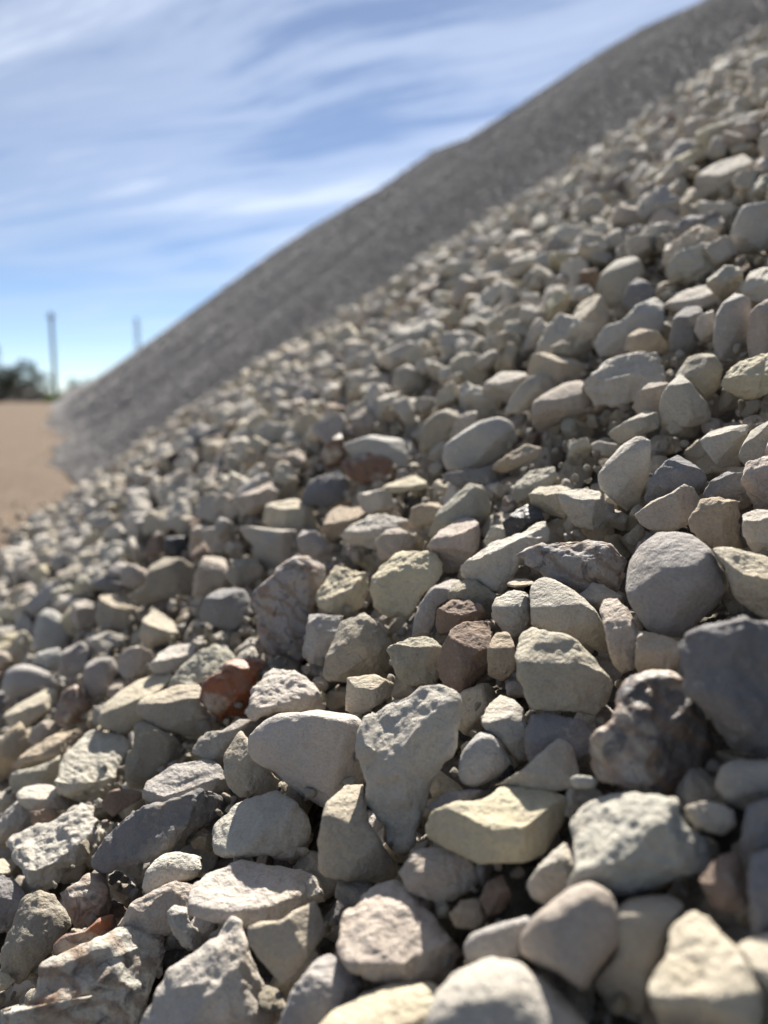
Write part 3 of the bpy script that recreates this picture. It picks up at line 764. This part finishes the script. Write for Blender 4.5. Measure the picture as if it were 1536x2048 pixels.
('yellow', "1436,770 1450,745 1490,720 1540,700 1580,700 1580,780 1530,792 1490,797 1450,784", dict(c=[(1436,768,1580,738,52)], r=1.2)),
('lilac', "1426,690 1430,630 1445,605 1470,583 1500,598 1507,650 1497,702 1480,735 1440,725", dict(r=.4, e=.4)),
('pink', "1493,685 1500,620 1530,598 1580,592 1580,720 1500,730", dict(r=.5)),
('white', "1386,662 1395,635 1425,620 1434,660 1430,682 1400,684", dict(r=1.0)),
('white', "1323,612 1370,580 1420,568 1462,575 1445,602 1400,618 1350,624", dict(c=[(1323,610,1462,582)], e=.4)),
('blue', "1188,692 1210,655 1245,640 1275,605 1310,592 1332,615 1332,652 1312,675 1250,705 1200,715", dict(r=.7, L='pale blue-grey ridged stone')),
('tan', "1248,700 1255,670 1280,657 1315,663 1338,690 1335,710 1290,710", dict(r=.5)),
('slate', "1338,705 1345,640 1370,612 1402,610 1412,640 1402,685 1380,710", dict(r=.5, e=.5)),
('grey', "1193,592 1200,550 1230,520 1270,510 1290,540 1275,592 1230,618 1200,614", dict(r=.5, e=.5)),
('slate', "1243,612 1255,570 1275,555 1300,568 1313,597 1270,624", dict(z=.1)),
('blue', "1452,502 1465,450 1485,412 1530,403 1580,408 1580,492 1510,504 1470,514", dict(r=.5, c=[(1455,470,1495,408,50)], L='squarish bluish block')),
('white', "1483,582 1500,545 1530,533 1580,533 1580,602 1510,604", dict(c=[(1483,570,1580,548)])),
('green', "1213,868 1250,840 1290,820 1324,825 1320,857 1270,875 1240,890", dict()),
('beige', "1053,742 1062,708 1090,704 1150,718 1180,735 1155,765 1110,775 1060,770", dict(r=.4)),
('grey', "1008,823 1030,780 1060,753 1102,750 1114,770 1077,803 1040,830", dict(r=.5)),
('white', "963,783 975,760 1005,744 1052,746 1060,767 1032,805 990,806", dict(c=[(963,772,1058,755)])),
('olive', "836,895 845,850 870,825 910,812 935,825 910,862 893,900 850,906", dict(r=.4, e=.6)),
('grey', "898,875 915,830 955,820 955,847 928,870", dict()),
('blue', "685,890 740,870 790,873 827,880 840,912 817,948 760,950 720,935", dict(r=.5, e=.4, L='blunt blue-grey stone')),
('rust', "683,930 700,910 740,904 780,920 790,952 767,970 720,966 693,950", dict(m='F', r=1.3, c=[(685,925,785,925,40)], L='red-brown hollow flint')),
('rust', "643,912 653,885 680,866 693,890 690,932 655,940", dict(m='F')),
('slate', "598,1003 622,960 680,942 703,960 705,992 650,1016", dict(c=[(600,1005,660,975,45)])),
('grey', "783,772 790,740 820,727 850,745 858,772 830,790 800,790", dict(e=.6, r=.5)),
('yellow', "752,988 780,965 830,950 853,960 855,977 800,984", dict(c=[(752,980,855,968)])),
('white', "1383,378 1400,345 1440,320 1490,308 1514,335 1482,363 1430,390 1395,404", dict(c=[(1383,370,1510,325)], e=.5)),
('tan', "813,1048 825,1015 860,1003 888,1008 885,1038 850,1054 825,1058", dict(r=.8)),
('blue', "63,1288 70,1240 90,1217 115,1223 137,1250 140,1288 110,1305 75,1304", dict(e=.6, r=.4, c=[(66,1240,110,1222),(100,1220,138,1250)], L='upright bluish oval')),
('cream', "278,1273 285,1235 310,1220 352,1245 358,1273 330,1289 295,1294", dict(c=[(280,1245,355,1268)])),
('beige', "188,1238 198,1190 235,1185 288,1215 285,1243 240,1264 200,1264", dict(c=[(192,1202,288,1228)])),
('pink', "233,1343 245,1305 275,1289 302,1300 313,1322 287,1350 250,1360", dict()),
('white', "298,1338 315,1305 350,1290 387,1287 393,1312 362,1338 320,1349", dict(c=[(300,1330,392,1305)])),
('blue', "58,1328 75,1305 120,1294 130,1320 118,1348 80,1345", dict()),
('lilac', "113,1350 125,1300 160,1284 184,1300 168,1344 145,1360", dict()),
]
M_VEIN = stone_material('veined_limestone', 'object', band=True)
MATS = {'F': M_FLINT, 'G': M_GLOSS, 'S2': M_VEIN, 'F2': M_VEIN}

STONES = []      # (object, u, v, size px, colour name, shape word, landmark)
GROUP = 'loose stones lying on the face of the heap'
MASK = np.zeros((2048 // 8 + 60, 1536 // 8 + 60), bool)      # where traced stones cover the picture, 8 px cells


def fill_mask(pts):
    x0, y0 = pts.min(0); x1, y1 = pts.max(0)
    gx = np.arange(int(x0 // 8), int(x1 // 8) + 1); gy = np.arange(int(y0 // 8), int(y1 // 8) + 1)
    X, Y = np.meshgrid(gx * 8 + 4.0, gy * 8 + 4.0)
    inside = np.zeros(X.shape, bool)
    n = len(pts)
    for a in range(n):
        xa, ya = pts[a]; xb, yb = pts[(a + 1) % n]
        cnd = ((ya > Y) != (yb > Y)) & (X < (xb - xa) * (Y - ya) / (yb - ya + 1e-9) + xa)
        inside ^= cnd
    for r0, yy in enumerate(gy):
        for c0, xx in enumerate(gx):
            if inside[r0, c0] and 0 <= yy + 20 < MASK.shape[0] and 0 <= xx + 20 < MASK.shape[1]:
                MASK[yy + 20, xx + 20] = True


def masked(u, v):
    iy = np.clip((v // 8).astype(int) + 20, 0, MASK.shape[0] - 1)
    ix = np.clip((u // 8).astype(int) + 20, 0, MASK.shape[1] - 1)
    return MASK[iy, ix]


def tinted(name, r):
    c = np.array(PAL[name]) * r.uniform(0.90, 1.08) * (1 + r.normal(0, 0.007, 3))
    return (float(c[0]), float(c[1]), float(c[2]), 1.0)


for i, (cname, ptxt, opt) in enumerate(ST):
    spec = dict(opt)
    spec['p'] = [tuple(map(float, s.split(','))) for s in ptxt.split()]
    fill_mask(np.array(spec['p']))
    V, Fc, org, size, cen, spx, t0 = traced_stone(spec, 100 + i)
    mat = MATS.get(opt.get('m'), M_STONE)
    me = mesh_from('stone', V, Fc, mat)
    o = link('stone', me)
    o.location = org
    o.color = tinted(cname, np.random.default_rng(i))
    P = np.array(spec['p'])
    cv = np.cov(P.T); ev = np.sqrt(np.abs(np.linalg.eigvalsh(cv)))
    asp = ev[1] / max(ev[0], 1e-6)
    word = 'elongated' if asp > 1.75 else ('rounded' if opt.get('e', .35) > 0.42 else ('rough' if opt.get('r', 1) > 1.15 else 'angular'))
    STONES.append([o, cen[0], cen[1], spx, cname, word, opt.get('L'), mat])

# ------------------------------------------------------------------ untraced stones, largest ones as single objects
LIB = [rock_mesh('stone_shape', 500 + k, 5, M_STONE) for k in range(16)]


def near_layer(spacing, lift, smin, smax, seed, ymax=3.9, jit=.008):
    r = np.random.default_rng(seed)
    X, Y = np.meshgrid(np.arange(-2.9, 3.2, spacing), np.arange(0.02, ymax, spacing))
    X = X.ravel() + r.uniform(-.5, .5, X.size) * spacing
    Y = Y.ravel() + r.uniform(-.5, .5, Y.size) * spacing
    Z = h_near(X, Y)
    ok = Z > np.where(Y < 1.3, -0.30, -0.04)
    X, Y, Z = X[ok], Y[ok], Z[ok]
    s = np.clip(np.exp(r.normal(math.log((smin + smax) * 0.5), 0.30, len(X))), smin * 0.8, smax * 1.25)
    n = np.array([-0.643, -0.289, 1.0]); n /= np.linalg.norm(n)
    P = np.stack([X, Y, Z], -1) + n * (lift + r.uniform(-jit, jit, len(X)))[:, None] - n * (s * 0.12)[:, None]
    u, v, zf = project(P)
    vis = (zf > 0.05) & (u > -260) & (u < 1820) & (v > -300) & (v < 2350)
    return P[vis], s[vis], u[vis], v[vis], zf[vis]


CNAMES = ['cream', 'white', 'grey', 'beige', 'pink', 'lilac', 'green', 'yellow', 'tan', 'slate', 'olive', 'brown', 'dark']
CPROB = np.array([.13, .26, .22, .10, .09, .08, .04, .02, .015, .015, .015, .008, .004]); CPROB /= CPROB.sum()


def rand_rot(r, n):
    # mostly lying flat on the slope, any heading
    e = np.zeros((n, 3))
    for k in range(n):
        q = Euler((r.normal(0, .45), r.normal(0, .45), r.uniform(0, 6.28))).to_matrix()
        nrm = Vector((-0.30, -0.08, 1.0)).normalized()
        b = nrm.to_track_quat('Z', 'Y').to_matrix()
        e[k] = (b @ q).to_euler()[:]
    return e


rt = np.random.default_rng(77)
P1, s1, u1, v1, z1 = near_layer(0.037, 0.005, 0.036, 0.070, 61, 3.9, .013)
fx_, fy_ = s1 * F / z1 * 0.30, s1 * F / z1 * 0.24
cov = np.zeros(len(P1))
for du, dv in ((0, 0), (1, 0), (-1, 0), (0, 1), (0, -1), (.7, .7), (-.7, .7), (.7, -.7), (-.7, -.7)):
    cov += masked(u1 + du * fx_, v1 + dv * fy_)
free = cov < 1.5
P1, s1, u1, v1, z1 = P1[free], s1[free], u1[free], v1[free], z1[free]
inframe = (u1 > 5) & (u1 < 1531) & (v1 > 5) & (v1 < 2043)
app = s1 * F / z1 * inframe
order = np.argsort(-app)
NIND = max(0, 300 - len(ST))
ind = order[:NIND]
ind = ind[app[ind] > 0]
rest = np.setdiff1d(np.arange(len(P1)), ind)
rotI = rand_rot(rt, len(ind))
for k, j in enumerate(ind):
    cname = CNAMES[int(rt.choice(len(CNAMES), p=CPROB))]
    o = link('stone', LIB[int(rt.integers(len(LIB)))])
    o.location = P1[j]
    o.rotation_euler = rotI[k]
    sc = s1[j] / 0.05 * rt.uniform(0.95, 1.1, 3) * 1.12
    o.scale = sc
    o.color = tinted(cname, rt)
    STONES.append([o, u1[j], v1[j], app[j], cname, str(rt.choice(['angular', 'blocky', 'chipped'])), None, None])

# names and labels: landmarks by hand, the others counted outwards from the nearest landmark
LM = [(s, s[6]) for s in STONES if s[6]]
SECT = ['right', 'upper right', 'top', 'upper left', 'left', 'lower left', 'bottom', 'lower right']
SPOT = {0: 'to the right of', 1: 'to the upper right of', 2: 'above', 3: 'to the upper left of', 4: 'to the left of', 5: 'to the lower left of',
        6: 'below', 7: 'to the lower right of'}
ORD = ['nearest', 'second', 'third', 'fourth', 'fifth', 'sixth', 'seventh', 'eighth', 'ninth', 'tenth', 'eleventh', 'twelfth', 'thirteenth',
       'fourteenth', 'fifteenth', 'sixteenth', 'seventeenth', 'eighteenth', 'nineteenth', 'twentieth']
buckets = {}
for s in STONES:
    o = s[0]
    o['category'] = 'stone'
    o['group'] = GROUP
    if s[6]:
        o['label'] = s[6] + ' on the gravel heap'
        if 'flint' in s[6]:
            o['category'] = 'flint'
            o.name = 'flint'
        continue
    best = min(LM, key=lambda l: (l[0][1] - s[1]) ** 2 + (l[0][2] - s[2]) ** 2)
    dx, dy = s[1] - best[0][1], best[0][2] - s[2]
    sec = int(round(math.degrees(math.atan2(dy, dx)) / 45.0)) % 8
    buckets.setdefault((best[1], sec), []).append((math.hypot(dx, dy), s))
for (lm, sec), lst in buckets.items():
    lst.sort(key=lambda a: a[0])
    seen = {}
    for d_, s in lst:
        desc = CWORD[s[4]] + ' ' + s[5] + ' stone'
        k = seen.get(desc, 0); seen[desc] = k + 1
        s.append((desc, k))
    for d_, s in lst:
        desc, k = s[-1]
        if seen[desc] == 1:
            s[0]['label'] = f"{desc} {SPOT[sec]} the {lm}"
        else:
            s[0]['label'] = f"{ORD[min(k, 19)]} {desc} {SPOT[sec]} the {lm}"


# ------------------------------------------------------------------ the uncountable remainder
def scatter(name, lib, P, rot, scl, tint, label):
    """one object: points that carry stones"""
    me = bpy.data.meshes.new(name)
    me.vertices.add(len(P)); me.vertices.foreach_set('co', np.asarray(P, np.float32).ravel())
    a = me.attributes.new('rot', 'FLOAT_VECTOR', 'POINT'); a.data.foreach_set('vector', np.asarray(rot, np.float32).ravel())
    a = me.attributes.new('scl', 'FLOAT_VECTOR', 'POINT'); a.data.foreach_set('vector', np.asarray(scl, np.float32).ravel())
    a = me.attributes.new('idx', 'INT', 'POINT'); a.data.foreach_set('value', RNG.integers(0, len(lib), len(P)).astype(np.int32))
    a = me.attributes.new('tint', 'FLOAT_COLOR', 'POINT'); a.data.foreach_set('color', np.asarray(tint, np.float32).ravel())
    me.update()
    o = link(name, me, kind='stuff', label=label)
    g = bpy.data.node_groups.new(name + '_nodes', 'GeometryNodeTree')
    g.interface.new_socket('Geometry', in_out='INPUT', socket_type='NodeSocketGeometry')
    g.interface.new_socket('Geometry', in_out='OUTPUT', socket_type='NodeSocketGeometry')
    gi = g.nodes.new('NodeGroupInput'); go = g.nodes.new('NodeGroupOutput')
    ci = g.nodes.new('GeometryNodeCollectionInfo'); ci.inputs[0].default_value = lib_col(lib)
    ci.inputs[1].default_value = True; ci.inputs[2].default_value = True
    ip = g.nodes.new('GeometryNodeInstanceOnPoints')
    g.links.new(gi.outputs[0], ip.inputs['Points'])
    g.links.new(ci.outputs[0], ip.inputs['Instance'])
    ip.inputs['Pick Instance'].default_value = True

    def attr(nm, dt):
        n = g.nodes.new('GeometryNodeInputNamedAttribute'); n.data_type = dt; n.inputs[0].default_value = nm
        return n.outputs[0]
    g.links.new(attr('idx', 'INT'), ip.inputs['Instance Index'])
    er = g.nodes.new('FunctionNodeEulerToRotation')
    g.links.new(attr('rot', 'FLOAT_VECTOR'), er.inputs[0])
    g.links.new(er.outputs[0], ip.inputs['Rotation'])
    g.links.new(attr('scl', 'FLOAT_VECTOR'), ip.inputs['Scale'])
    g.links.new(ip.outputs[0], go.inputs[0])
    md = o.modifiers.new('stones', 'NODES'); md.node_group = g
    return o


_libcols = {}


def lib_col(lib):
    k = lib[0].name
    if k not in _libcols:
        c = bpy.data.collections.new('stone_shapes')
        for me in lib:
            c.objects.link(bpy.data.objects.new('stone_shape', me))
        _libcols[k] = c
    return _libcols[k]


def tints(r, n, grey=0.0, dim=1.0):
    pal = np.array([PAL[c] for c in CNAMES])
    t = pal[r.choice(len(CNAMES), n, p=CPROB)] * r.uniform(0.85, 1.1, (n, 1))
    m = t.mean(1, keepdims=True)
    t = t * (1 - grey) + m * grey
    return np.concatenate([t * dim, np.ones((n, 1))], 1)


def scl3(r, s):
    return s[:, None] / 0.05 * r.uniform(0.85, 1.2, (len(s), 3))


LIBM = [rock_mesh('gravel_shape', 700 + k, 4, M_LOOSE) for k in range(14)]
LIBL = [rock_mesh('small_gravel_shape', 800 + k, 3, M_LOOSE) for k in range(10)]
P0, s0, u0, v0, z0 = near_layer(0.034, -0.046, 0.030, 0.052, 62)
P05, s05, u05, v05, z05 = near_layer(0.030, -0.024, 0.020, 0.036, 63)
k5 = ~(masked(u05, v05) & (rt.random(len(u05)) < 0.72))
Pm = np.concatenate([P0, P05[k5], P1[rest]]); sm = np.concatenate([s0, s05[k5], s1[rest] * 1.1])
scatter('loose_gravel', LIBM, Pm, rand_rot(rt, len(Pm)), scl3(rt, sm), tints(rt, len(Pm)), 'smaller pale stones filling the face of the near heap')

# chips and crumbs between the stones
Pc, sc_, uc, vc, zc_ = near_layer(0.013, -0.016, 0.004, 0.015, 64, 1.5)
kc = rt.random(len(Pc)) < 0.5
scatter('stone_chips', LIBL, Pc[kc], rt.uniform(0, 6.28, (kc.sum(), 3)), scl3(rt, sc_[kc]), tints(rt, int(kc.sum())), 'small chips of stone caught between the larger stones')

# far heap: finer gravel, coarser spacing with distance
pts, szs = [], []
s_ = 1.6
while s_ < 22:
    step = 0.027 * max(1.0, s_ / 5.0)
    qc = float(np.interp(s_, crest_s, crest_q))
    qn = np.arange(-0.9, qc + 0.25, step)
    qn = qn + rt.uniform(-.5, .5, len(qn)) * step
    ss = s_ + rt.uniform(-.5, .5, len(qn)) * step
    pts.append(np.stack([-0.395 * ss + 0.919 * qn, 0.919 * ss + 0.395 * qn], -1)); szs.append(np.full(len(qn), step))
    s_ += step
pts = np.concatenate(pts); szs = np.concatenate(szs)
zf = h_far(pts[:, 0], pts[:, 1])
Pf = np.stack([pts[:, 0], pts[:, 1], zf - 0.006 - szs * 0.22], -1)
uf, vf, zz = project(Pf)
ok = (zf > 0.008) & (uf > -150) & (uf < 1750) & (vf > -250) & (Pf[:, 2] > h_near(Pf[:, 0], Pf[:, 1]) - 0.05)
Pf, szs = Pf[ok], szs[ok]
print('far gravel', len(Pf), 'near gravel', len(Pm), 'individual', len(STONES))
scatter('fine_gravel', LIBL, Pf, rt.uniform(0, 6.28, (len(Pf), 3)), scl3(rt, szs * rt.uniform(0.7, 1.25, len(szs))), np.concatenate([np.array([[0.335, 0.32, 0.312]]) * rt.uniform(0.82, 1.18, (len(Pf), 1)), np.ones((len(Pf), 1))], 1), 'grey fine gravel covering the face of the far heap')

# strays on the ground along both toes
n = 6000
yy = rt.uniform(1.6, 14, n) ** 1.0
xx = -0.43 * yy + rt.uniform(-1.6, 0.5, n)
hm = np.maximum(h_near(xx, yy), 0.751 * (GX * xx + GY * yy) - OFF + CAMZ)
kk = (hm < 0.0) & (hm > -0.02 - rt.exponential(0.05, n))
Ps = np.stack([xx, yy, np.full(n, 0.006)], -1)[kk]
scatter('stray_gravel', LIBL, Ps, rt.uniform(0, 6.28, (len(Ps), 3)), scl3(rt, rt.uniform(0.012, 0.04, len(Ps))), tints(rt, len(Ps)), 'stray stones scattered on the bare soil along the toe')

# ------------------------------------------------------------------ far things on the horizon
def ground_at(u, dist):
    return (u - 768.0) / F * dist * CP, dist


def tube(p0, p1, r0, r1, n=10):
    p0, p1 = Vector(p0), Vector(p1)
    d = (p1 - p0).normalized()
    a = d.orthogonal().normalized(); b = d.cross(a)
    V = []
    for p, r in ((p0, r0), (p1, r1)):
        for k in range(n):
            t = 2 * math.pi * k / n
            V.append(p + a * (r * math.cos(t)) + b * (r * math.sin(t)))
    Fc = [[k, (k + 1) % n, n + (k + 1) % n, n + k] for k in range(n)] + [list(range(n))[::-1], list(range(n, 2 * n))]
    return [tuple(v) for v in V], Fc


def join(parts):
    V, Fc = [], []
    for v, f in parts:
        o = len(V)
        V += v; Fc += [[i + o for i in q] for q in f]
    return V, Fc


def part(name, parts, mat, parent):
    V, Fc = join(parts)
    return link(name, mesh_from(name, V, Fc, mat, smooth=False), parent)


def empty(name, loc, label, cat, group=None):
    o = bpy.data.objects.new(name, None)
    COL.objects.link(o)
    o.location = loc
    o.empty_display_size = 0.2
    o['label'] = label; o['category'] = cat
    if group:
        o['group'] = group
    return o


def tree(x, y, h, wdt, label, seed, leaves=2600):
    r = np.random.default_rng(seed)
    t = empty('tree', (x, y, 0), label, 'tree', 'dark trees at the far edge of the yard')
    limbs = [tube((0, 0, -0.1), (0.05 * h, 0, h * 0.45), 0.045 * h, 0.025 * h)]
    blobs = []
    for k in range(9):
        a = r.uniform(0, 6.28); rr_ = r.uniform(0.1, 0.5) * wdt
        e_ = (math.cos(a) * rr_, math.sin(a) * rr_, h * r.uniform(0.35, 0.9))
        limbs.append(tube((0.04 * h, 0, h * r.uniform(.2, .42)), e_, 0.018 * h, 0.006 * h, 6))
        blobs.append((e_, r.uniform(0.14, 0.26) * (wdt + h) * 0.5))
    part('trunk', limbs, M_BARK, t)
    V = []
    for (e_, br) in blobs:
        m = leaves // 9
        dv = r.normal(size=(m, 3)); dv /= np.linalg.norm(dv, axis=1)[:, None]
        c = np.array(e_) + dv * (br * r.uniform(0.3, 1.0, m) ** 0.6)[:, None] * np.array([1, 1, 0.75])
        for p in c:
            a, b = r.normal(size=3), r.normal(size=3)
            a /= np.linalg.norm(a); b -= a * (a @ b); b /= np.linalg.norm(b)
            l = h * 0.03 * r.uniform(.6, 1.4)
            V += [p - a * l, p + b * l * .5, p + a * l, p - b * l * .5]
    V = np.array(V)
    V[:, 2] = np.maximum(V[:, 2], 0.03)
    Q = np.arange(len(V)).reshape(-1, 4)
    link('crown', mesh_from('crown', V, Q, M_LEAF, smooth=False), t)


TREES = [(-44, 58, 4.3, 5.6, 'tall dark tree cut by the left edge of the photo'),
         (4, 50, 3.1, 4.6, 'dark bushy tree second from the left edge'),
         (34, 49, 2.0, 4.2, 'low dark tree behind the right end of the spoil mound'),
         (64, 48, 1.1, 3.6, 'small dark tree nearest to the utility pole, left of it'),
         (172, 74, 1.9, 3.0, 'low dark bush right of the utility pole beside the far heap')]
for k, (u, dd, h, wd, lb) in enumerate(TREES):
    x, y = ground_at(u, dd)
    tree(x, y, h, wd, lb, 900 + k)

# spoil mound in front of the trees
mx, my = ground_at(-30, 52)
a_ = np.linspace(0, 2 * math.pi, 49)[:-1]
Vm, rings = [], 10
for j in range(rings):
    f = j / (rings - 1)
    for t in a_:
        rx, ry = 5.6 * (1 - f ** 1.2), 3.0 * (1 - f ** 1.2)
        Vm.append((mx + rx * math.cos(t) + 0.25 * math.sin(3 * t + j), my + ry * math.sin(t), -0.05 + 1.5 * (1 - (1 - f) ** 1.5) + 0.07 * math.sin(5 * t + 2 * j) * (j > 0)))
Fm = []
for j in range(rings - 1):
    for k in range(48):
        Fm.append([j * 48 + k, j * 48 + (k + 1) % 48, (j + 1) * 48 + (k + 1) % 48, (j + 1) * 48 + k])
link('spoil_mound', mesh_from('spoil_mound', Vm, Fm, M_MOUND), label='low dark spoil mound in front of the trees at the left edge', category='mound')

# utility pole with crossarm and insulators
x, y = ground_at(112, 70)
pole = empty('utility_pole', (x, y, 0), 'tall grey utility pole standing alone at the left horizon', 'utility pole')
part('post', [tube((0, 0, -0.2), (0, 0, 7.7), 0.17, 0.14)], M_POLE, pole)
part('crossarm', [tube((-0.35, 0.0, 7.25), (0.35, 0.0, 7.25), 0.07, 0.07, 6)], M_POLE, pole)
for dx in (-0.3, 0.3):
    part('insulator', [tube((dx, 0, 7.32), (dx, 0, 7.52), 0.05, 0.03, 6)], M_METAL, pole)
x, y = ground_at(281, 84)
mast = empty('lattice_mast', (x, y, 0), 'fainter slim mast rising behind the skyline of the far heap', 'mast')
legs = [(-.28, -.25), (.28, -.25), (.0, .3)]
for (lx, ly) in legs:
    part('leg', [tube((lx, ly, -.1), (lx * .6, ly * .6, 8.6), 0.06, 0.045, 6)], M_METAL, mast)
br = []
for k in range(14):
    z = k * 0.6 + .2
    for a in range(3):
        b = (a + 1) % 3
        f0, f1 = 1 - .4 * z / 8.6, 1 - .4 * (z + .6) / 8.6
        br.append(tube((legs[a][0] * f0, legs[a][1] * f0, z), (legs[b][0] * f1, legs[b][1] * f1, z + .6), .03, .03, 4))
part('bracing', br, M_METAL, mast)

# rough grass strip near the foot of the pole
r = np.random.default_rng(5)
V = []
for _ in range(5000):
    gx, gy = ground_at(r.uniform(92, 140), r.uniform(46, 60))
    h = r.uniform(.2, .55); a = r.uniform(0, 3.14); wx, wy = math.cos(a) * .05, math.sin(a) * .05
    lx, ly = r.normal(0, .08, 2)
    V += [(gx - wx, gy - wy, 0), (gx + wx, gy + wy, 0), (gx + lx, gy + ly, h)]
link('rough_grass', mesh_from('rough_grass', V, np.arange(len(V)).reshape(-1, 3), M_GRASS, smooth=False), kind='stuff', label='strip of bright green grass at the foot of the pole')
